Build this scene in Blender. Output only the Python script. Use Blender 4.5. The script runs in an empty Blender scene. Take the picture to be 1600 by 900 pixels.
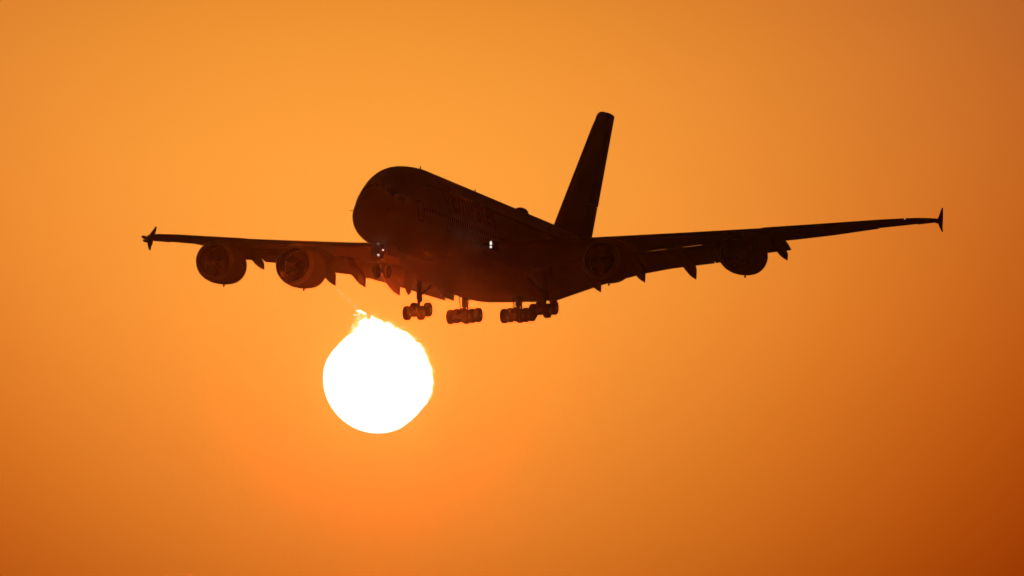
import bpy, bmesh, math, random
from mathutils import Matrix, Vector
R = math.radians
random.seed(7)
S = bpy.context.scene
C = S.collection

# ------------------------------------------------------------------ camera, sky, exposure
ELEV = R(4.43)                       # the long lens looks this far above the horizon
CAM = Vector((0, 0, 1.7))
FPX = 18489.0                        # focal length in pixels of a 1600 px wide frame
cd = bpy.data.cameras.new('camera'); cam = bpy.data.objects.new('camera', cd); C.objects.link(cam)
cam.location = CAM; cam.rotation_euler = (R(90) + ELEV, 0, 0)
cd.sensor_width = 36; cd.lens = FPX * 36 / 1600
cd.clip_start = 1; cd.clip_end = 200000
S.camera = cam
SUN_AZ = math.atan((590.5 - 800) / FPX)               # east of the lens axis
SUN_EL = ELEV + math.atan((450 - 591) / FPX)
def sky_dir(az, el):
    return Vector((math.sin(az) * math.cos(el), math.cos(az) * math.cos(el), math.sin(el)))

S.view_settings.view_transform = 'Standard'; S.view_settings.look = 'None'
EXPO = -2.6; K = 2 ** -EXPO          # exposed for the sun: everything but the sky near it goes dark
S.view_settings.exposure = EXPO; S.view_settings.gamma = 1; S.view_settings.use_curve_mapping = False
S.cycles.volume_bounces = 0
S.cycles.max_bounces = 6

W = bpy.data.worlds.new('World'); S.world = W; W.use_nodes = True
nt = W.node_tree; nt.nodes.clear()
def N(t, **k):
    n = nt.nodes.new(t)
    for a, b in k.items(): setattr(n, a, b)
    return n
def L(a, b): nt.links.new(a, b)
def M(op, a, b=None, c=None):
    n = N('ShaderNodeMath', operation=op)
    for i, v in enumerate((a, b, c)):
        if v is None: continue
        if isinstance(v, (int, float)): n.inputs[i].default_value = v
        else: L(v, n.inputs[i])
    return n.outputs[0]
out = N('ShaderNodeOutputWorld')
tc = N('ShaderNodeTexCoord')
sep = N('ShaderNodeSeparateXYZ'); L(tc.outputs['Generated'], sep.inputs[0])
# azimuth / elevation (degrees) of a sky direction
az = M('MULTIPLY', M('ARCTAN2', sep.outputs[0], sep.outputs[1]), 180 / math.pi)
el = M('SUBTRACT', M('MULTIPLY', M('ARCSINE', sep.outputs[2]), 180 / math.pi), 4.43)
ec = M('MINIMUM', M('MAXIMUM', el, -3.0), 1.45)
aa, ee, ae, aae = M('MULTIPLY', az, az), M('MULTIPLY', el, el), M('MULTIPLY', az, ec), M('MULTIPLY', M('MULTIPLY', az, az), ec)
# log radiance of the aureole per channel: redder and dimmer towards the ground and away from the sun
AUR = ([-0.0394, -0.0817, 0.0918, -0.0612, -0.1575, 0.0021, 0.0094], [-1.0859, -0.1459, 0.1607, -0.1149, -0.2408, 0.0201, 0.0329], [-3.1317, -0.2021, 0.207, -0.1606, -0.3599, 0.0971, 0.0926])
chan = []
for k_ in AUR:
    q = k_[0]
    for co_, v_ in zip(k_[1:], (az, el, aa, ee, ae, aae)):
        q = M('ADD', q, M('MULTIPLY', v_, co_))
    chan.append(M('EXPONENT', M('MINIMUM', q, .3)))
comb = N('ShaderNodeCombineColor')
for i in range(3): L(chan[i], comb.inputs[i])
# uneven dust bands, a percent or so
nz = N('ShaderNodeTexNoise'); nz.inputs['Scale'].default_value = 38; nz.inputs['Detail'].default_value = 3
mp = N('ShaderNodeMapping'); mp.inputs['Scale'].default_value = (1, 1, 2.6)
L(tc.outputs['Generated'], mp.inputs[0]); L(mp.outputs[0], nz.inputs['Vector'])
gain = M('ADD', M('MULTIPLY', nz.outputs[0], .05), .975)
vm = N('ShaderNodeVectorMath', operation='SCALE'); L(comb.outputs[0], vm.inputs[0]); L(gain, vm.inputs['Scale'])
bg1 = N('ShaderNodeBackground'); L(vm.outputs[0], bg1.inputs[0]); bg1.inputs[1].default_value = K
# the rest of the dome: dusty low-sun Nishita sky
sky = N('ShaderNodeTexSky', sky_type='NISHITA'); sky.sun_disc = False
sky.sun_elevation = SUN_EL; sky.sun_rotation = SUN_AZ
sky.air_density = 3.0; sky.dust_density = 6.0; sky.ozone_density = 1.0
tint = N('ShaderNodeMix', data_type='RGBA', blend_type='MULTIPLY'); tint.inputs[0].default_value = 1
L(sky.outputs[0], tint.inputs[6]); tint.inputs[7].default_value = (.075, .032, .008, 1)
bg2 = N('ShaderNodeBackground'); L(tint.outputs[2], bg2.inputs[0]); bg2.inputs[1].default_value = .05
add = N('ShaderNodeAddShader'); L(bg1.outputs[0], add.inputs[0]); L(bg2.outputs[0], add.inputs[1])
L(add.outputs[0], out.inputs[0])

# ------------------------------------------------------------------ materials
def mat(name, col, rough=.4, metal=0., bump=0., scale=3., vary=.08, coat=0.):
    m = bpy.data.materials.new(name); m.use_nodes = True
    t = m.node_tree; b = t.nodes['Principled BSDF']
    b.inputs['Roughness'].default_value = rough; b.inputs['Metallic'].default_value = metal
    b.inputs['Coat Weight'].default_value = coat
    co = t.nodes.new('ShaderNodeTexCoord'); n = t.nodes.new('ShaderNodeTexNoise')
    n.inputs['Scale'].default_value = scale; n.inputs['Detail'].default_value = 6
    t.links.new(co.outputs['Object'], n.inputs['Vector'])
    r = t.nodes.new('ShaderNodeValToRGB')
    r.color_ramp.elements[0].position = .3; r.color_ramp.elements[1].position = .7
    r.color_ramp.elements[0].color = tuple(max(0, c * (1 - vary)) for c in col) + (1,)
    r.color_ramp.elements[1].color = tuple(min(1, c * (1 + vary)) for c in col) + (1,)
    t.links.new(n.outputs[0], r.inputs[0]); t.links.new(r.outputs[0], b.inputs['Base Color'])
    if bump:
        bp = t.nodes.new('ShaderNodeBump'); bp.inputs['Strength'].default_value = bump
        t.links.new(n.outputs[0], bp.inputs['Height']); t.links.new(bp.outputs[0], b.inputs['Normal'])
    return m
def glow(name, col, strength):
    m = bpy.data.materials.new(name); m.use_nodes = True; t = m.node_tree; t.nodes.clear()
    o = t.nodes.new('ShaderNodeOutputMaterial'); e = t.nodes.new('ShaderNodeEmission')
    e.inputs[0].default_value = (*col, 1); e.inputs[1].default_value = strength * K
    t.links.new(e.outputs[0], o.inputs[0]); return m
MW = mat('white_paint', (.70, .68, .64), .42, coat=.12, scale=.4)
MG = mat('grey_wing_paint', (.30, .30, .30), .45, scale=.5)
MF = mat('tail_paint', (.10, .03, .03), .4, scale=.4)
MC = mat('nacelle_paint', (.34, .33, .32), .45, coat=.1, scale=1.)
ML = mat('bare_metal_lip', (.62, .60, .57), .28, 1.)
MD = mat('dark_metal', (.018, .017, .016), .6, .1, bump=.1, scale=9)
MS = mat('steel', (.06, .06, .06), .55, .2, bump=.05, scale=9)
MT = mat('tyre_rubber', (.025, .024, .023), .85, bump=.2, scale=20)
MK = mat('window_glass', (.015, .015, .018), .12)
MR = mat('letter_gold', (.46, .34, .20), .45)
MB = mat('intake_lining', (.02, .02, .02), .7)
MLAMP = glow('lamp_glow', (1, .88, .74), 1.15)
MLAMP2 = glow('dim_lamp_glow', (1, .70, .50), .6)

# ------------------------------------------------------------------ helpers
def obj(name, bm, m, parent=None, smooth=True, label=None):
    bmesh.ops.recalc_face_normals(bm, faces=bm.faces[:])
    me = bpy.data.meshes.new(name); bm.to_mesh(me); bm.free()
    me.materials.append(m)
    if smooth:
        me.polygons.foreach_set('use_smooth', [True] * len(me.polygons))
        try: me.set_sharp_from_angle(angle=R(38))
        except Exception: pass
    o = bpy.data.objects.new(name, me); C.objects.link(o)
    if parent: o.parent = parent
    if label: o['label'] = label
    return o
def loft(rings, bm=None, cap=True, closed=False):
    bm = bm or bmesh.new()
    vs = [[bm.verts.new(p) for p in r] for r in rings]
    n = len(vs[0]); m = len(vs)
    for i in range(m if closed else m - 1):
        A, B = vs[i], vs[(i + 1) % m]
        for j in range(n):
            bm.faces.new((A[j], A[(j + 1) % n], B[(j + 1) % n], B[j]))
    if cap and not closed:
        bm.faces.new(vs[0][::-1]); bm.faces.new(vs[-1])
    return bm
def lathe(prof, o, axis='x', n=48, bm=None, cap=False):
    """prof: (along, radius)"""
    rings = []
    for s, r in prof:
        ring = []
        for k in range(n):
            t = 2 * math.pi * k / n
            c, d = r * math.cos(t), r * math.sin(t)
            ring.append((o[0] + s, o[1] + c, o[2] + d) if axis == 'x' else (o[0] + c, o[1] + s, o[2] + d))
        rings.append(ring)
    return loft(rings, bm, cap)
def tube(p0, p1, r0, r1=None, n=14, bm=None):
    p0, p1 = Vector(p0), Vector(p1); r1 = r0 if r1 is None else r1
    d = (p1 - p0).normalized(); u = d.orthogonal().normalized(); v = d.cross(u)
    rings = [[p + (u * math.cos(2 * math.pi * k / n) + v * math.sin(2 * math.pi * k / n)) * r for k in range(n)] for p, r in ((p0, r0), (p1, r1))]
    return loft(rings, bm)
def box(c, h, bm=None, rot=None):
    bm = bm or bmesh.new()
    vs = [bm.verts.new((0, 0, 0)) for _ in range(8)]
    for i, v in enumerate(vs):
        p = Vector((h[0] * (1 if i & 1 else -1), h[1] * (1 if i & 2 else -1), h[2] * (1 if i & 4 else -1)))
        if rot: p = rot @ p
        v.co = p + Vector(c)
    for f in ((0, 1, 3, 2), (4, 6, 7, 5), (0, 4, 5, 1), (2, 3, 7, 6), (0, 2, 6, 4), (1, 5, 7, 3)):
        bm.faces.new([vs[i] for i in f])
    return bm
def interp(tab, x):
    """monotone smooth interpolation of rows (x, ...)"""
    if x <= tab[0][0]: return tab[0][1:]
    if x >= tab[-1][0]: return tab[-1][1:]
    for i in range(len(tab) - 1):
        if tab[i][0] <= x <= tab[i + 1][0]: break
    h = tab[i + 1][0] - tab[i][0]; t = (x - tab[i][0]) / h
    res = []
    for c in range(1, len(tab[0])):
        def sl(k):
            return (tab[k + 1][c] - tab[k][c]) / (tab[k + 1][0] - tab[k][0])
        def tang(k):
            if k == 0: return sl(0)
            if k == len(tab) - 1: return sl(k - 1)
            s0, s1 = sl(k - 1), sl(k)
            return 0 if s0 * s1 <= 0 else 2 * s0 * s1 / (s0 + s1)
        y0, y1, m0, m1 = tab[i][c], tab[i + 1][c], tang(i), tang(i + 1)
        res.append((2*t**3-3*t**2+1)*y0 + (t**3-2*t**2+t)*h*m0 + (-2*t**3+3*t**2)*y1 + (t**3-t**2)*h*m1)
    return res
def lin(tab, x):
    if x <= tab[0][0]: i = 0
    elif x >= tab[-1][0]: i = len(tab) - 2
    else:
        for i in range(len(tab) - 1):
            if tab[i][0] <= x <= tab[i + 1][0]: break
    t = (x - tab[i][0]) / (tab[i + 1][0] - tab[i][0])
    return [p + (q - p) * t for p, q in zip(tab[i][1:], tab[i + 1][1:])]
def foil(le, te, th, n=16, camber=.015, cut=1.0):
    """closed aerofoil loop from le to te (x, y, z) with thickness ratio th, in the x-z sense; cut: keep this much of the chord"""
    le, te = Vector(le), Vector(te); ch = te - le; c = ch.length; d = ch / c
    up = Vector((-d.z, 0, d.x)).normalized() if abs(d.x) > 1e-6 else Vector((0, 0, 1))
    def half(x):
        return 5 * th * (.2969 * math.sqrt(x) - .126 * x - .3516 * x * x + .2843 * x**3 - .1030 * x**4)
    xs = [cut * (.5 * (1 - math.cos(math.pi * k / n))) for k in range(n + 1)]
    pts = []
    for x in xs[::-1]:
        pts.append(le + d * c * x + up * c * (half(x) + 4 * camber * x * (1 - x)))
    for x in xs[1:]:
        pts.append(le + d * c * x + up * c * (-half(x) + 4 * camber * x * (1 - x)))
    if pts and (pts[0] - pts[-1]).length < 1e-3: pts[-1] = pts[-1] - up * .02
    return pts

# ------------------------------------------------------------------ ground (below the frame)
def structure(o): o['kind'] = 'structure'; return o
gm = mat('dry_ground', (.09, .07, .05), .95, bump=.3, scale=.05, vary=.3)
b_ = bmesh.new()
G = 7000
gv = [[b_.verts.new((-G + 2 * G * i / 28, -G + 2 * G * j / 28, 0)) for j in range(29)] for i in range(29)]
for i in range(28):
    for j in range(28):
        b_.faces.new((gv[i][j], gv[i + 1][j], gv[i + 1][j + 1], gv[i][j + 1]))
structure(obj('ground', b_, gm, smooth=False))

# ------------------------------------------------------------------ the sun, seen through the jets' hot wake
SD = 60000.0
sc_ = SD / FPX
sdir = sky_dir(SUN_AZ, SUN_EL)
sun = bpy.data.objects.new('setting_sun', None); C.objects.link(sun)
sun.location = CAM + sdir * SD
fy = sdir; fx = fy.cross(Vector((0, 0, 1))).normalized(); fz = fx.cross(fy)
sun.matrix_world = Matrix.Translation(sun.location) @ Matrix((fx, fy, fz)).transposed().to_4x4()
sun['label'] = 'blazing white sun disc with a ragged shimmering upper rim below the airliner'
sun['category'] = 'sun'
OUT = [(0,85.6),(10,83.5),(18,82.8),(25,83),(37,83.3),(48,83),(57,83.5),(66,84.5),(75,85.5),(84,88.5),(91,93),(96,95.5),(100,97),(105,97),(109,92.5),(112,88),(118,81.8),(126,81),(135,80.4),(150,83),(165,85.5),(180,86),(200,86),(225,85.8),(250,86),(270,86),(290,85.5),(307,83.4),(322,83),(339,86),(350,85.8),(360,85.6)]
def rnoise(seed, n):
    rr = random.Random(seed); v = [rr.uniform(-1, 1) for _ in range(n)]
    return v
n1, n2, n3 = rnoise(3, 720), rnoise(4, 240), rnoise(5, 90)
def rag(t):
    """how much the hot exhaust tears the rim at angle t (degrees)"""
    w = 0
    if t > 335 or t < 70: w = .42
    elif t < 116: w = 1.0
    elif t < 138: w = .35
    elif 300 < t <= 335: w = .15
    return w
def noise_at(k, n):
    t = k / n
    def s(a): 
        x = t * len(a); i = int(x) % len(a); f = x - int(x)
        return a[i] * (1 - f) + a[(i + 1) % len(a)] * f
    return .45 * s(n1) + .75 * s(n2) + .5 * s(n3)
def sun_body(extra, ragk, depth, n=1440, m=24, shift=0):
    rings = []
    for j in range(1, m):
        ph = math.pi * j / m
        ring = []
        for k in range(n):
            t = 360 * k / n
            r = interp(OUT, t)[0] + extra * (rag(t) > .2) - (extra and .8 * (rag(t) <= .2)) + ragk * rag(t) * noise_at((k + shift) % n, n)
            r *= sc_ * math.sin(ph)
            ring.append((r * math.cos(R(t)), -depth * 86 * sc_ * math.cos(ph), r * math.sin(R(t))))
        rings.append(ring)
    return loft(rings)
def sun_mat():
    m = bpy.data.materials.new('sun_surface'); m.use_nodes = True; t = m.node_tree; t.nodes.clear()
    o = t.nodes.new('ShaderNodeOutputMaterial'); e = t.nodes.new('ShaderNodeEmission')
    c = t.nodes.new('ShaderNodeTexCoord'); s = t.nodes.new('ShaderNodeSeparateXYZ')
    def mm(op, a, b=None):
        n = t.nodes.new('ShaderNodeMath'); n.operation = op
        for i, v in enumerate((a, b)):
            if v is None: continue
            if isinstance(v, (int, float)): n.inputs[i].default_value = v
            else: t.links.new(v, n.inputs[i])
        return n.outputs[0]
    t.links.new(c.outputs['Object'], s.inputs[0])
    r = mm('SQRT', mm('ADD', mm('POWER', s.outputs[0], 2), mm('POWER', s.outputs[2], 2)))
    x = mm('DIVIDE', r, 86 * sc_)
    mr = t.nodes.new('ShaderNodeMapRange'); mr.interpolation_type = 'SMOOTHSTEP'
    t.links.new(x, mr.inputs[0])
    for i, v in ((1, .78), (2, .945), (3, SUN_CORE * K), (4, 2.0 * K)): mr.inputs[i].default_value = v
    cr = t.nodes.new('ShaderNodeValToRGB'); t.links.new(x, cr.inputs[0])     # reddened core, paler limb
    cr.color_ramp.elements[0].position = .885; cr.color_ramp.elements[0].color = (1, .098, .013, 1)
    cr.color_ramp.elements[1].position = .94; cr.color_ramp.elements[1].color = (1, .9, .8, 1)
    t.links.new(cr.outputs[0], e.inputs[0])
    t.links.new(mr.outputs[0], e.inputs[1]); t.links.new(e.outputs[0], o.inputs[0])
    return m
SUN_CORE = 360.0
obj('sun_disc', sun_body(0, 4.2, 1.0), sun_mat(), sun)
obj('shimmering_rim', sun_body(2.2, 8.5, .25, shift=11), glow('rim_glow', (1, .62, .10), 1.0), sun)
# torn-off flakes of sun image in the wake, running up to the inner engine
wk = bmesh.new(); wy = bmesh.new()
def flake(bm, px, py, w, h, rot=0., dy=0.):
    cx, cz = (px - 590.5) * sc_, -(py - 591) * sc_
    k = 9; rr = [random.uniform(.55, 1.15) for _ in range(k)]
    def P(i, s, y):
        t = 2 * math.pi * i / k
        X, Z = w * rr[i] * math.cos(t) * s, h * rr[i] * math.sin(t) * s
        X, Z = X * math.cos(rot) - Z * math.sin(rot), X * math.sin(rot) + Z * math.cos(rot)
        return (cx + X * sc_, y + dy, cz + Z * sc_)
    th = min(w, h) * sc_ * .5
    loft([[P(i, .5, -th) for i in range(k)], [P(i, 1, 0) for i in range(k)], [P(i, .5, th) for i in range(k)]], bm)
for px, py, w, h, ro in ((562, 487.5, 6.5, 2.2, -.15), (568, 490.5, 4.5, 2.2, -.4), (559, 486.5, 3, 1.3, 0)):
    flake(wk, px, py, w, h, ro, -400); flake(wy, px - .3, py, w * 1.45, h * 1.7, ro, 0)
for i in range(150):        # thin streaks left of the peak and along the right rim
    if i < 80:
        f = random.random(); px = 551 + 13 * f + random.gauss(0, 3.0); py = 516 - 27 * f + random.gauss(0, 4.5)
        flake(wk if i % 4 == 0 else wy, px, py, random.uniform(1.4, 4.6), random.uniform(.4, .95), random.gauss(.15, .25))
    elif i < 115:
        t = R(random.uniform(45, 95)); r = interp(OUT, math.degrees(t))[0] + abs(random.gauss(2, 3))
        flake(wy, 590.5 + r * math.cos(t), 591 - r * math.sin(t), random.uniform(1.0, 2.6), random.uniform(.45, .9), random.gauss(-.3, .4))
    else:
        t = R(random.uniform(-15, 45)); r = interp(OUT, math.degrees(t) % 360)[0] + abs(random.gauss(1, 1.8))
        flake(wy, 590.5 + r * math.cos(t), 591 - r * math.sin(t), random.uniform(.6, 1.3), random.uniform(.4, .8), random.gauss(-.3, .4))
k1 = obj('torn_sun_image', wk, glow('flake_glow', (1, .95, .75), 2.2), sun, smooth=False)
k2 = obj('shimmer_streaks', wy, glow('streak_glow', (1, .60, .13), 1.0), sun, smooth=False)
ws = bmesh.new()
for i in range(46):
    f = (i + random.random()) / 46
    px = 525 + 33 * f + random.gauss(0, 1.0 + f); py = 450 + 33 * f ** .95 + random.gauss(0, 1.0 + .6 * f)
    flake(ws, px, py, random.uniform(.7, 1.9), random.uniform(.35, .8), random.gauss(-.5, .5))
k3 = obj('wake_glints', ws, glow('glint_glow', (1, .60, .17), 1.0), sun, smooth=False)

for k_ in (k1, k2, k3): k_['kind'] = 'stuff'

# ------------------------------------------------------------------ the airliner: x aft from the nose, y starboard, z up
jet = bpy.data.objects.new('airliner', None); C.objects.link(jet)
jet.matrix_world = Matrix.Translation((-13.2694, 1072.8286, 93.6455)) @ Matrix((
    (.31665315, -.9482035, .02531599), (.94691339, .31756009, .05010616), (-.05555018, .00810577, .99842299))).to_4x4()
jet['label'] = 'four engined double deck airliner silhouetted against the orange sky with its wheels down'
jet['category'] = 'airplane'

FUS = [(0, -1.3, -1.38, .05), (.08, -1.022, -1.752, .379), (.25, -.785, -2.107, .716), (.5, -.551, -2.434, 1.043), (1, -.172, -2.877, 1.465), (2, .568, -3.437, 1.973),
       (3, 1.272, -3.787, 2.29), (4, 1.956, -4.077, 2.638), (5.5, 2.738, -4.34, 3.034), (7.5, 3.308, -4.35, 3.369), (10, 3.699, -4.285, 3.514),
       (13, 3.915, -4.2, 3.57), (44, 3.973, -4.2, 3.57), (47, 3.984, -4.08, 3.56), (50, 3.984, -3.75, 3.48), (54, 3.971, -2.95, 3.22), (58, 3.851, -2.0, 2.82),
       (62, 3.581, -1.0, 2.32), (66, 3.151, 0, 1.72), (69, 2.701, .75, 1.15), (71, 2.251, 1.2, .6), (71.9, 1.9, 1.55, .22)]
def sgnpow(v, e): return math.copysign(abs(v) ** e, v)
def fus_k(x):
    k = min(1, max(0, (x - 3) / 10))
    return .354 + .103 * k, 1.75 + .29 * k, 2.06 - .02 * k      # height of the widest line, roundness above and below it
def fus_pt(x, t, off=0.):
    zt, zb, w = interp(FUS, x); fr, eu, el_ = fus_k(x)
    zc = zb + (zt - zb) * fr
    cs, sn = math.cos(t), math.sin(t)
    h, e = ((zt - zc), 2 / eu) if sn > 0 else ((zc - zb), 2 / el_)
    return (x, (w + off) * sgnpow(cs, e), zc + (h + off) * sgnpow(sn, e))
def fus_side(x, z, side, off=.0):
    zt, zb, w = interp(FUS, x); fr, eu, el_ = fus_k(x); zc = zb + (zt - zb) * fr
    h, e = ((zt - zc), eu) if z > zc else ((zc - zb), el_)
    s = min(1, abs(z - zc) / h)
    return side * ((w) * (max(0, 1 - s ** e)) ** (1 / e) + off)
xs = [0, .04, .08, .15, .25, .38, .5, .7, 1, 1.3, 1.6, 2, 2.5, 3, 3.5, 4, 4.7, 5.5, 6.5, 7.5, 8.7, 10, 11.5, 13] + [13 + 31 * k / 20 for k in range(1, 21)] + [45, 46, 47, 48, 49, 50, 52, 54, 56, 58, 60, 62, 64, 66, 67.5, 69, 70, 71, 71.5, 71.9]
fus = obj('fuselage', loft([[fus_pt(x, 2 * math.pi * k / 64) for k in range(64)] for x in xs]), MW, jet)

# belly fairing
BEL = [(17, -4.0, 2.2), (19, -4.45, 3.2), (22, -4.85, 4.0), (26, -5.05, 4.4), (34, -5.1, 4.45), (38, -5.03, 4.6), (41, -4.9, 4.4), (44, -4.5, 3.8), (47, -4.0, 2.3)]
rings = []
for k in range(40):
    x = 17 + 30 * k / 39; zb, w = interp(BEL, x)
    ring = []
    for j in range(32):
        t = 2 * math.pi * j / 32
        h = (-2.6 - zb) if math.sin(t) < 0 else 1.0
        ring.append((x, w * sgnpow(math.cos(t), 2 / 4.2), -2.6 + h * sgnpow(math.sin(t), 2 / 4.2)))
    rings.append(ring)
obj('belly_fairing', loft(rings), MG, fus)

# cockpit windows: six panes wrapped round the brow
def patch(name, corners, m, parent, thick=.03, nu=6, nv=3):
    """corners: (x, z) quads on the hull, pushed a little proud; side +1 / -1"""
    bm = bmesh.new(); (side, q) = corners
    grid = []
    for i in range(nu + 1):
        row = []
        for j in range(nv + 1):
            u, v = i / nu, j / nv
            x = (q[0][0]*(1-u)+q[1][0]*u)*(1-v) + (q[3][0]*(1-u)+q[2][0]*u)*v
            z = (q[0][1]*(1-u)+q[1][1]*u)*(1-v) + (q[3][1]*(1-u)+q[2][1]*u)*v
            row.append(bm.verts.new((x - .01, fus_side(x, z, side, .02), z)))
        grid.append(row)
    for i in range(nu):
        for j in range(nv):
            bm.faces.new((grid[i][j], grid[i+1][j], grid[i+1][j+1], grid[i][j+1]))
    bm.normal_update()
    return obj(name, bm, m, parent)
def brow(x0, x1, t0, t1, side):
    """window pane between hull angles"""
    bm = bmesh.new(); g = []
    for i in range(7):
        row = []
        for j in range(4):
            t = t0 + (t1 - t0) * i / 6; x = x0[0] + (x0[1] - x0[0]) * i / 6 + (x1 + 0) * j / 3
            p = fus_pt(x, t, .025); row.append(bm.verts.new((p[0] - .015, side * p[1], p[2])))
        g.append(row)
    for i in range(6):
        for j in range(3):
            bm.faces.new((g[i][j], g[i+1][j], g[i+1][j+1], g[i][j+1]))
    return bm
for side in (1, -1):
    obj('cockpit_window', brow((2.15, 2.3), .85, R(88), R(62), side), MK, fus)
    obj('cockpit_window', brow((2.33, 2.75), .95, R(60), R(40), side), MK, fus)
    obj('cockpit_window', brow((2.85, 3.5), .95, R(38), R(25), side), MK, fus)
# two decks of cabin windows and the doors, each row one strip of panes
for side in (1, -1):
    for zr, xa, xb in ((1.75, 7.5, 57), (-.75, 7.0, 58)):
        bm = bmesh.new(); x = xa
        while x < xb:
            hw, hh = .13, .19
            vs = [bm.verts.new((x + sx * hw, fus_side(x, zr + sz * hh, side, .02), zr + sz * hh)) for sx, sz in ((-1, -.7), (-.6, -1), (.6, -1), (1, -.7), (1, .7), (.6, 1), (-.6, 1), (-1, .7))]
            bm.faces.new(vs); x += .54
        o = obj('cabin_window_row', bm, MK, fus, smooth=False); o['kind'] = 'stuff'
    for xd, zd in ((6.3, -1.0), (13.5, -1.0), (20.5, -1.0), (47.5, -1.0), (55.5, -.7), (12.8, 1.6), (26, 1.6), (44.5, 1.6)):
        hw, hh = .54, .96; bm = bmesh.new(); edge = []
        for off in (0, .05):
            for k in range(24):
                t = 2 * math.pi * k / 24
                px = xd + (hw - off) * sgnpow(math.cos(t), .4); pz = zd + (hh - off) * sgnpow(math.sin(t), .4)
                edge.append(bm.verts.new((px, fus_side(px, pz, side, .012), pz)))
        for k in range(24):
            bm.faces.new((edge[k], edge[(k + 1) % 24], edge[24 + (k + 1) % 24], edge[24 + k]))
        obj('door_outline', bm, MD, fus, smooth=False)
# large lettering along the upper side
def lettering(text, x0, z0, size, side):
    cu = bpy.data.curves.new('t', 'FONT'); cu.body = text; cu.size = size; cu.space_character = 1.02; cu.resolution_u = 6
    cu.offset = .012 * size
    to = bpy.data.objects.new('t', cu); C.objects.link(to)
    dg = bpy.context.evaluated_depsgraph_get(); me = to.evaluated_get(dg).to_mesh()
    bm = bmesh.new(); bm.from_mesh(me)
    to.evaluated_get(dg).to_mesh_clear(); bpy.data.objects.remove(to)
    for _ in range(2):
        bmesh.ops.subdivide_edges(bm, edges=[e for e in bm.edges if e.calc_length() > .3], cuts=1)
    bmesh.ops.triangulate(bm, faces=bm.faces[:])
    wmax = max(v.co.x for v in bm.verts)
    for v in bm.verts:
        px = x0 + (v.co.x if side < 0 else wmax - v.co.x)
        pz = z0 + v.co.y
        v.co = (px, fus_side(px, pz, side, .03), pz)
    return bm
for side in (1, -1):
    obj('side_lettering', lettering('Emirates', 14.0, .05, 3.6, side), MR, fus)
# aerials, beacon and antenna dome on the crown
def blade(x, z, h, c, y=0):
    return loft([[(x + c * .5 * math.cos(t) + 0, y + .05 * math.sin(t), z) for t in [2*math.pi*k/10 for k in range(10)]],
                 [(x + .25 * c + c * .3 * math.cos(t), y + .03 * math.sin(t), z + h) for t in [2*math.pi*k/10 for k in range(10)]]])
obj('blade_aerial', blade(14.8, 3.90, .48, .35), MW, fus)
obj('blade_aerial', blade(30.6, 3.96, .45, .35), MW, fus)
dm = bmesh.new()
loft([[(43.9 + u * 1.15, .75 * r * math.cos(t), 3.9 + .62 * max(0, r) * max(-.2, math.sin(t))) for t in [2*math.pi*k/20 for k in range(20)]] for u, r in ((-1, .05), (-.85, .35), (-.6, .62), (-.3, .85), (0, .98), (.35, 1), (.65, .85), (.85, .55), (1, .1))], dm)
obj('antenna_dome', dm, MF, fus)
for side in (1, -1): obj('air_probe', tube((1.3, side * 1.6, -1.6), (.95, side * 1.95, -1.6), .035, .02), MS, fus)

# ------------------------------------------------------------------ wings
def le_x(y): return 21 + (y - 3.6) * .76
LEZ = [(0, -2.6), (3.6, -1.95), (5, -1.57), (8, -1.25), (11, -.9), (14.9, -.36), (20, .36), (25.7, 1.16), (31, 2.0), (36, 2.8), (39.5, 3.24)]
FTE = [(3.4, 37.9, -5.35), (5.3, 38.2, -5.05), (9, 39, -3.9), (11, 39.5, -3.3), (13.5, 40.3, -2.57), (16, 41.5, -1.95), (18, 42.3, -1.62), (20, 43.2, -1.28), (22, 44, -.82), (24, 45, -.30), (26, 46.1, -.0)]
OTE = [(25.9, 45.6, .85), (27, 46.0, 1.0), (30, 47.2, 1.5), (34, 48.9, 2.3), (36, 49.7, 2.6), (39, 51.0, 3.1), (40, 51.4, 3.25)]
def th(y): return lin([(0, .13), (12, .115), (26, .10), (37, .095), (40, .14)], y)[0]
def crest(y, c):
    """how far the upper surface pokes above the leading edge as seen from ahead and below"""
    t = th(y); best = 0
    for k in range(1, 40):
        x = k / 80
        h = 5 * t * (.2969*math.sqrt(x)-.126*x-.3516*x*x+.2843*x**3-.1030*x**4) + .06 * x * (1 - x)
        best = max(best, (h - x * .128 - x * .045) * c)
    return best
def flex(y, s):
    """the port wing rides a little higher"""
    return .14 * (y / 39) ** 2 if s < 0 else 0
def ote(y, s):
    x, z = lin(OTE, y)
    return x, z + (flex(y, s) + lin([(26, .17), (39, .06)], y)[0] if s < 0 else lin([(26, 0), (30, -.05), (35, -.12), (39, -.2)], y)[0])
def fte(y, s):
    x, z = lin(FTE, y)
    return x, z + (lin([(3.4, -.45), (7, -.22), (10, -.05), (14, 0), (22, .05), (26, .22)], y)[0] if s < 0 else 0)
def le_pt(y, s):
    x = le_x(y); c = (lin(FTE, y)[0] if y < 26 else lin(OTE, y)[0]) - x
    z = lin(LEZ, y)[0] + .06 - crest(y, c) + flex(y, s)
    if y > 37.3:
        d = (y - 37.3) / 2.1; x += .85 * d ** 2; z -= .0 * d
    return Vector((x, s * y, z))
def cut_pt(y, s):
    """rear edge of the fixed wing ahead of the flaps"""
    fx, fz = lin(FTE, y); fc = lin([(3.4, 5.0), (13.5, 4.5), (20, 4.2), (26, 3.0)], y)[0]
    l = le_pt(y, s); x = fx - fc
    inc = lin([(3.4, .07), (13.5, .035), (26, .02)], y)[0]
    return Vector((x, s * y, l.z - inc * (x - l.x)))
def fixed_ring(y, s):
    l, t = le_pt(y, s), cut_pt(y, s)
    te = l + (t - l) / .86
    return foil(l, te, th(y), cut=.86)
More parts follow.
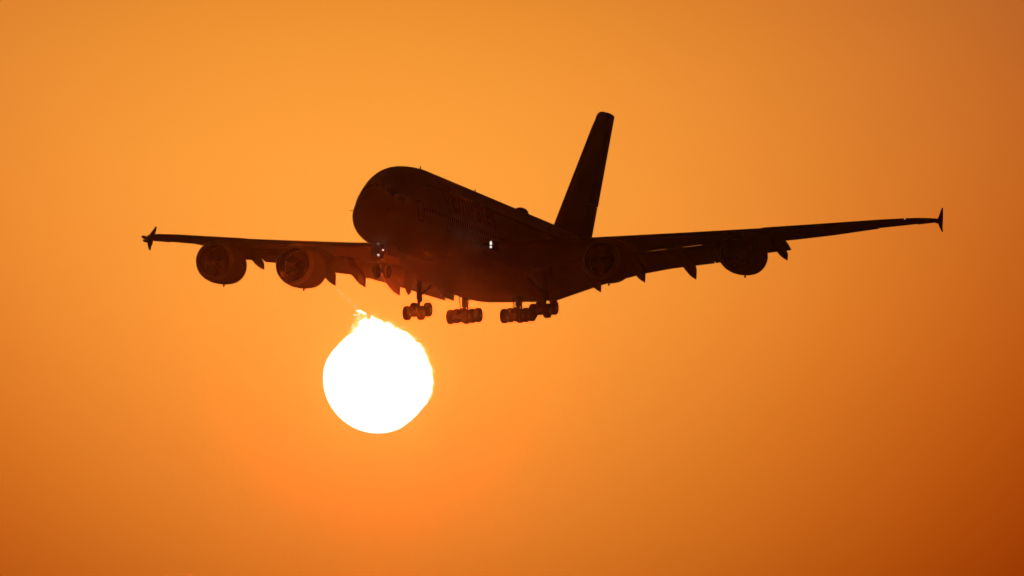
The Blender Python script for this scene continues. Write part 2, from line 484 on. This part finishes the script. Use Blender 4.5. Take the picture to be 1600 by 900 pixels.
def full_ring(y, s, cut=1.0):
    l = le_pt(y, s); x, z = ote(y, s)
    return foil(l, (x, s * y, z), th(y), cut=cut, camber=.01)
def strip(y0, y1, n): return [y0 + (y1 - y0) * k / n for k in range(n + 1)]

def engine(x0, y, z, s):
    o = (x0, y, z)
    e = bpy.data.objects.new('engine', None); C.objects.link(e); e.parent = jet
    cowl = [(.02, 1.60), (.0, 1.66), (.04, 1.72), (.18, 1.80), (.5, 1.91), (1.0, 1.98), (1.7, 2.01), (2.6, 1.97), (3.6, 1.87), (4.4, 1.74), (4.7, 1.68), (4.7, 1.62), (4.0, 1.60), (1.9, 1.52), (.8, 1.47), (.3, 1.50), (.08, 1.55), (.02, 1.60)]
    cb = lathe(cowl, o, n=72)
    # open the duplicate seam: the profile closes on itself
    bmesh.ops.remove_doubles(cb, verts=cb.verts[:], dist=1e-4)
    c = obj('nacelle', cb, MC, e)
    c.data.materials.append(ML); c.data.materials.append(MB)
    for p in c.data.polygons:
        r = math.hypot(p.center.y - y, p.center.z - z); q = p.center.x - x0
        if q < .35: p.material_index = 1
        elif r < 1.56 and q < 2.5: p.material_index = 2
    obj('fan', fan_mesh(o), MD, e, smooth=False)
    obj('spinner', lathe([(.75, .02), (.85, .14), (1.1, .3), (1.5, .48), (1.72, .52)], o, n=32, cap=True), MD, e)
    obj('core_cowl', lathe([(3.6, 1.15), (4.7, 1.1), (5.4, .93), (6.1, .72), (6.1, .66), (5.6, .68)], o, n=40, cap=True), MS, e)
    obj('exhaust_plug', lathe([(5.2, .48), (6.2, .42), (6.8, .22), (7.1, .03)], o, n=32, cap=True), MD, e)
    # pylon
    l = le_pt(abs(y), s)
    pr = []
    for f, w in ((0, .10), (.18, .2), (.5, .25), (.8, .26), (1, .22)):
        x = x0 + 1.6 + (l.x + 3.2 - x0 - 1.6) * f
        zt = z + 1.97 + .05 + (l.z - .15 - z - 1.97) * min(1, f * 1.5) ** 1.25
        zbm = z + (1.7 if f < .5 else .9 + (.5 - f) * -1.0)
        if x > l.x: zt = l.z - .25
        pr.append([(x, y + w * a_, zbm + (zt - zbm) * b2) for a_, b2 in ((-1, 0), (1, 0), (1, .9), (.35, 1), (-.35, 1), (-1, .9))])
    obj('pylon', loft(pr), MG, e)
    obj('drain_mast', box((x0 + 3.1, y + .0, z - 1.97), (.13, .045, .17)), MD, e, smooth=False)
    # chine on the inboard shoulder
    t = R(48); sy = -s
    base = Vector((x0 + .9, y + sy * 1.9 * math.cos(t), z + 1.9 * math.sin(t)))
    d = Vector((0, sy * math.cos(t), math.sin(t)))
    st = bmesh.new(); sd = d.cross(Vector((1, 0, 0))) * .02
    loft([[base - sd, base + sd, base + Vector((1.6, 0, 0)) + sd, base + Vector((1.6, 0, 0)) - sd],
          [base + Vector((1.2, 0, 0)) + d * .5 - sd, base + Vector((1.2, 0, 0)) + d * .5 + sd, base + Vector((1.6, 0, 0)) + d * .5 + sd, base + Vector((1.6, 0, 0)) + d * .5 - sd]], st)
    obj('nacelle_strake', st, MC, e, smooth=False)
    return e
def fan_mesh(o):
    bm = bmesh.new(); nb = 24
    lathe([(2.12, 1.545), (2.16, .3)], o, n=48, bm=bm)
    for k in range(nb):
        t = 2 * math.pi * k / nb
        q = []
        for r, x, dt in ((.45, 1.55, -.16), (1.0, 1.6, -.13), (1.48, 1.7, -.10), (1.48, 2.0, .10), (1.0, 2.05, .12), (.45, 2.0, .16)):
            q.append(bm.verts.new((o[0] + x, o[1] + r * math.cos(t + dt * .9), o[2] + r * math.sin(t + dt * .9))))
        bm.faces.new(q)
    return bm

def fairing(y, tx, tz, s, sc=1.0, top=1.0):
    rings = []
    for d, w, zb, zt in ((0, .035, 0, 1.15), (.35, .13, .02, 1.25), (.8, .26, .06, 1.4), (1.5, .37, .17, 1.6), (2.4, .44, .40, 1.9), (3.4, .46, .72, 2.15), (4.4, .42, 1.12, 2.4), (5.4, .30, 1.62, 2.6), (6.2, .12, 2.15, 2.7)):
        x = tx - d * sc; zt = zb + (zt - zb) * top
        zc = (zb + zt) / 2; h = (zt - zb) / 2
        ring = []
        for k in range(16):
            t = 2 * math.pi * k / 16
            ring.append((x, s * y + w * sgnpow(math.cos(t), .9), tz + (zc + h * sgnpow(math.sin(t), .9)) * sc))
        rings.append(ring)
    return loft(rings)

for s in (1, -1):
    wing = obj('wing', loft([fixed_ring(y, s) for y in (0, 2, 3.6, 5, 6.5, 8, 9.5, 11, 13, 14.9, 17, 20, 23, 25.8)]), MG, jet)
    ow = loft([full_ring(y, s, .76) for y in (25.8, 27, 29, 31, 33, 35, 37.4)])
    tip = loft([full_ring(y, s) for y in (37.42, 38, 38.5, 38.9, 39.2, 39.42)], ow)
    obj('outer_wing', ow, MG, wing)
    def te_piece(name, y0, y1, n=5, down=0.):
        rr = []
        for y in strip(y0, y1, n):
            l = le_pt(y, s); x, z = ote(y, s); te = Vector((x, s * y, z)); h = l + (te - l) * .765
            te = te + Vector((0, 0, -down))
            rr.append(foil(h, te, .15 * (1 if y < 37.5 else 1), n=8, camber=0.0))
        return obj(name, loft(rr), MG, wing)
    te_piece('aileron', 26.0, 29.9); te_piece('aileron', 30.0, 34.0); te_piece('aileron', 34.15, 37.3, down=-.08)
    # flaps, lowered behind and below the fixed wing; between 14 and 20 m a slit of daylight stays open on the port side
    for y0, y1 in ((5.15, 13.3), (13.4, 19.75), (19.85, 26.25)):
        rr = []
        for y in strip(y0, y1, 14):
            c = cut_pt(y, s); fx, fz = fte(y, s)
            slit = s < 0 and (14.8 < y < 16.7 or 17.3 < y < 19.8)
            nose = Vector((c.x + .05, s * y, c.z - .16)) if slit else Vector((c.x - .5, s * y, c.z - .2))
            rr.append(foil(nose, (fx, s * y, fz), .13, n=10, camber=.03))
        obj('flap', loft(rr), MG, wing)
    for (y, tx, tz) in ((9.97, 38.7, -4.45), (13.88, 40.0, -3.43), (17.95, 43.0, -2.82), (22.0, 44.2, -1.8), (26.1, 45.5, -.82)):
        obj('flap_track_fairing', fairing(y, tx, tz, s, 1.0 if y < 25 else .85, 1.0 if y < 25 else .62), MG, wing)
    # wingtip fence with its nose pod
    fe = bmesh.new()
    def slab(pts, y_, w):
        return pts
    sec = []; fz_ = .22 if s < 0 else -.12
    for zz, xl, xt, yy, w in ((4.52, 51.3, 51.62, 39.4, .03), (4.2, 50.85, 51.55, 39.42, .04), (3.8, 50.3, 51.4, 39.48, .05), (3.4, 49.75, 51.2, 39.53, .07), (3.1, 49.2, 51.05, 39.56, .08), (2.85, 49.5, 51.05, 39.56, .06), (2.5, 49.85, 50.85, 39.62, .045), (2.14, 50.4, 50.85, 39.68, .03)):
        sec.append([(xl + (xt - xl) * u, s * (yy) + w * v, zz + fz_) for u, v in ((0, 0), (.12, 1), (.5, 1.2), (1, .25), (1, -.25), (.5, -1.2), (.12, -1))])
    loft(sec, fe)
    lathe([(47.95, .02), (48.02, .10), (48.3, .16), (48.9, .17), (50, .13), (51.0, .04)], (0, s * 39.5, 3.03 + fz_ * .5), n=16, bm=fe, cap=True)
    if s > 0: lathe([(48.35, .02), (48.42, .09), (48.8, .13), (49.6, .1), (50.4, .03)], (0, s * 39.52, 2.74 + fz_ * .6), n=16, bm=fe, cap=True)
    obj('wingtip_fence', fe, MG, wing)
    ln = bmesh.new(); lathe([(-.05, .02), (0, .05), (.1, .05)], (le_pt(37.2, s).x - .06, s * 37.2, le_pt(37.2, s).z + .02), n=10, bm=ln, cap=True)
    if s < 0: obj('tip_light', ln, MLAMP2, wing)
    else: ln.free()

for s in (1, -1):
    engine(30.4, s * 25.75, -1.86, s)
    engine(22.7, s * 14.98, -3.43, s)

# wing root landing lights, three in a short column on the port side
wl = bpy.data.objects.new('landing_light_cluster', None); C.objects.link(wl); wl.parent = jet
for k, zz in enumerate((-1.98, -2.14, -2.42)):
    r = (.085, .10, .10)[k]
    b_ = lathe([(-.04, .02), (-.02, r), (.06, r)], (20.9, -5.0, zz), n=16, cap=True)
    obj('lamp', b_, MLAMP, wl)
hb = loft([[(21.05 + .0, -5.0 + .2 * math.cos(t), -2.2 + .42 * math.sin(t)) for t in [2*math.pi*k/20 for k in range(20)]],
           [(22.6, -5.0 + .3 * math.cos(t), -2.1 + .5 * math.sin(t)) for t in [2*math.pi*k/20 for k in range(20)]]])
obj('lamp_housing', hb, MD, wl)

# ------------------------------------------------------------------ tail
def vring(z, xl, xt, t):
    c = xt - xl; pts = []
    n = 12
    def half(x): return 5 * t * (.2969*math.sqrt(x)-.126*x-.3516*x*x+.2843*x**3-.1030*x**4)
    xs_ = [.5 * (1 - math.cos(math.pi * k / n)) for k in range(n + 1)]
    for x in xs_: pts.append((xl + c * x, c * half(x), z))
    for x in xs_[::-1][1:-1]: pts.append((xl + c * x, -c * half(x), z))
    return pts
fin_r = []
def fin_l(z): return 54.6 + (z - 4.34) * .972
def fin_t(z): return 66.04 + (z - 4.66) * .47
for z in (1.5, 3.2, 4.2, 6, 8, 10, 12, 14, 15.4):
    fin_r.append(vring(z, fin_l(z), fin_l(z) + (fin_t(z) - fin_l(z)) * .70, .13))
for z, xl in ((16.0, 66.0), (16.5, 66.42), (16.82, 66.89), (17.05, 67.55), (17.16, 68.3)):
    fin_r.append(vring(z, xl, 65.5 + (fin_t(z) - 65.5) * .72, .10))
fin = obj('tail_fin', loft(fin_r), MF, jet)
for za, zb_, off in ((3.0, 7.6, -.12), (7.68, 17.18, .0)):
    rr = []
    for k in range(7):
        z = za + (zb_ - za) * k / 6
        xl = fin_l(z); xt = fin_t(z) + off
        h = xl + (xt - xl) * .66 if z < 15.4 else 68.9
        rr.append(vring(z, h, xt, .16))
    obj('rudder', loft(rr), MF, fin)
for s in (1, -1):
    rr = []; 
    for y in (0, 2, 4, 7, 10, 13, 14.6, 15.1):
        xl = 58.6 + y * .62; xt = 67.6 + y * .27; z = 1.5 + y * .105
        if y > 14.8: xl += .5
        rr.append(foil((xl, s * y, z), (xt, s * y, z), .10, n=10, camber=0, cut=.74))
    hs = obj('horizontal_stabilizer', loft(rr), MG, jet)
    rr = []
    for y in (1.5, 4, 7, 10, 14.4):
        xl = 58.6 + y * .62; xt = 67.6 + y * .27; z = 1.5 + y * .105
        rr.append(foil((xl + (xt - xl) * .745, s * y, z), (xt, s * y, z), .14, n=8, camber=0))
    obj('elevator', loft(rr), MG, hs)

# ------------------------------------------------------------------ landing gear
WH = [(-.245, .30), (-.265, .44), (-.262, .58), (-.22, .655), (-.13, .69), (0, .70), (.13, .69), (.22, .655), (.262, .58), (.265, .44), (.245, .30)]
def wheel_pair_part(parent, x, y, z, r, w):
    k = r / .70; kw = w / .53
    bm = lathe([(a_ * kw, q * k) for a_, q in WH], (x, y, z), axis='y', n=32, cap=True)
    wobj = obj('wheel', bm, MT, parent)
    hb = lathe([(-.27 * kw, .08 * k), (-.255 * kw, .28 * k), (.255 * kw, .28 * k), (.27 * kw, .08 * k)], (x, y, z), axis='y', n=20, cap=True)
    obj('rim', hb, MS, wobj)
def gear_root(name):
    g = bpy.data.objects.new(name, None); C.objects.link(g); g.parent = jet; return g
# wing gear: four wheels, bogie tilted, rear wheels higher
for s in (1, -1):
    g = gear_root('wing_landing_gear')
    x0, y0, z0 = 33.1, s * 6.23, -6.72
    xf, xr, zf, zr = x0 - .95, x0 + 1.0, z0 - .25, z0 + .30
    for x, z in ((xf, zf), (xr, zr)):
        for q in (-1, 1): wheel_pair_part(g, x, y0 + q * .68, z, .69, .60)
    bm = bmesh.new(); tube((xf - .15, y0, zf - .0), (xr + .15, y0, zr), .17, .17, bm=bm)
    for x, z in ((xf, zf), (xr, zr)): tube((x, y0 - .62, z), (x, y0 + .62, z), .10, bm=bm)
    obj('bogie_beam', bm, MS, g)
    bm = bmesh.new(); tube((x0 + .3, y0 + s * .0, z0 + .1), (x0 + .3, y0, -4.9), .15, bm=bm)
    tube((x0 + .3, y0, -5.55), (x0 + .3, y0, -2.6), .235, .26, bm=bm)
    tube((x0 + .1, y0 - .33, -5.75), (x0 + .25, y0 - .25, -5.2), .11, bm=bm)
    tube((x0 + .3, y0, -5.3), (x0 + .4, y0 - s * 2.0, -3.4), .10, bm=bm)
    tube((x0 + .7, y0, -5.75), (x0 + 1.0, y0, -5.3), .08, bm=bm); tube((x0 + 1.0, y0, -5.3), (x0 + .45, y0, -4.7), .08, bm=bm)
    obj('strut', bm, MS, g)
    # leg door hanging outboard
    bm = bmesh.new()
    yo = y0 + s * .55
    P = [(32.2, -2.5), (34.4, -2.5), (34.4, -4.75), (33.9, -5.05), (33.0, -4.75), (32.6, -4.3), (32.2, -4.3)]
    loft([[(x, yo + s * (.35 + .12 * (-z - 2.5)) - .04, z) for x, z in P], [(x, yo + s * (.35 + .12 * (-z - 2.5)) + .04, z) for x, z in P]], bm)
    obj('gear_door', bm, MG, g, smooth=False)
# body gear: six wheels
for s in (1, -1):
    g = gear_root('body_landing_gear')
    x0, y0, z0 = 36.3, s * 2.66, -6.80
    for dx, dz in ((-1.72, -.28), (0, .02), (1.72, .32)):
        for q in (-1, 1): wheel_pair_part(g, x0 + dx, y0 + q * .77, z0 + dz, .69, .58)
    bm = bmesh.new(); tube((x0 - 1.85, y0, z0 - .3), (x0 + 1.85, y0, z0 + .34), .19, bm=bm)
    for dx, dz in ((-1.72, -.28), (0, .02), (1.72, .32)): tube((x0 + dx, y0 - .7, z0 + dz), (x0 + dx, y0 + .7, z0 + dz), .10, bm=bm)
    obj('bogie_beam', bm, MS, g)
    bm = bmesh.new(); tube((x0, y0, z0), (x0, y0, -5.5), .17, bm=bm); tube((x0, y0, -5.95), (x0, y0, -3.6), .30, bm=bm)
    tube((x0 - .3, y0 - .28, z0 + .35), (x0 - .1, y0 - .62, -4.6), .045, bm=bm)
    tube((x0 + .5, y0 + .55, z0 + .45), (x0 + .4, y0 + .75, -4.6), .05, bm=bm)
    tube((x0 + .5, y0, z0 + .3), (x0 + .95, y0, -5.9), .09, bm=bm); tube((x0 + .95, y0, -5.9), (x0 + .2, y0, -5.2), .09, bm=bm)
    tube((x0, y0, -5.8), (x0 + 1.6, y0, -4.4), .11, bm=bm)
    obj('strut', bm, MS, g)
    bm = bmesh.new()
    loft([[(34.3, y0 + s * (1.55) - .03, -4.2), (37.8, y0 + s * 1.55 - .03, -4.2), (37.8, y0 + s * 1.62 - .03, -5.15), (34.3, y0 + s * 1.62 - .03, -5.15)],
          [(34.3, y0 + s * (1.55) + .03, -4.2), (37.8, y0 + s * 1.55 + .03, -4.2), (37.8, y0 + s * 1.62 + .03, -5.15), (34.3, y0 + s * 1.62 + .03, -5.15)]], bm)
    obj('gear_door', bm, MG, g, smooth=False)
# nose gear
g = gear_root('nose_landing_gear')
for q in (-1, 1): wheel_pair_part(g, 4.9, q * .52, -6.75, .62, .45)
bm = bmesh.new(); tube((4.9, 0, -6.75), (4.85, 0, -5.3), .10, bm=bm); tube((4.85, 0, -5.6), (4.75, 0, -3.6), .16, bm=bm)
tube((4.9, -.5, -6.75), (4.9, .5, -6.75), .08, bm=bm); tube((4.8, 0, -5.4), (6.2, 0, -4.0), .07, bm=bm)
obj('strut', bm, MS, g)
for q in (-1, 1):
    bm = box((5.4, q * .78, -4.65), (1.25, .03, .62)); obj('gear_door', bm, MG, g, smooth=False)
for (yy, zz, r, m_) in ((-.20, -4.80, .068, MLAMP), (.24, -5.25, .08, MLAMP), (.30, -4.22, .045, MLAMP2)):
    hsx = obj('nose_gear_lamp', lathe([(-.05, .02), (-.03, r), (.05, r)], (4.5, yy, zz), n=16, cap=True), m_, g)
    obj('lamp_housing', lathe([(.06, r * 1.15), (.2, r * .8), (.3, .04)], (4.5, yy, zz), n=16, cap=True), MD, hsx)

# ------------------------------------------------------------------ thin scattering volume, added for the lens glare veiling the hull near the sun
hz = bmesh.new(); box((0, 0, 58.5), (7100, 7100, 59.5), hz)
hm = bpy.data.materials.new('glare_scatter'); hm.use_nodes = True; t = hm.node_tree; t.nodes.clear()
ho = t.nodes.new('ShaderNodeOutputMaterial'); pv = t.nodes.new('ShaderNodeVolumePrincipled')
pv.inputs['Color'].default_value = (.98, .80, .55, 1); pv.inputs['Density'].default_value = 1.6e-5
pv.inputs['Anisotropy'].default_value = .994
t.links.new(pv.outputs[0], ho.inputs['Volume'])
h = obj('glare_haze', hz, hm, smooth=False); h['kind'] = 'stuff'
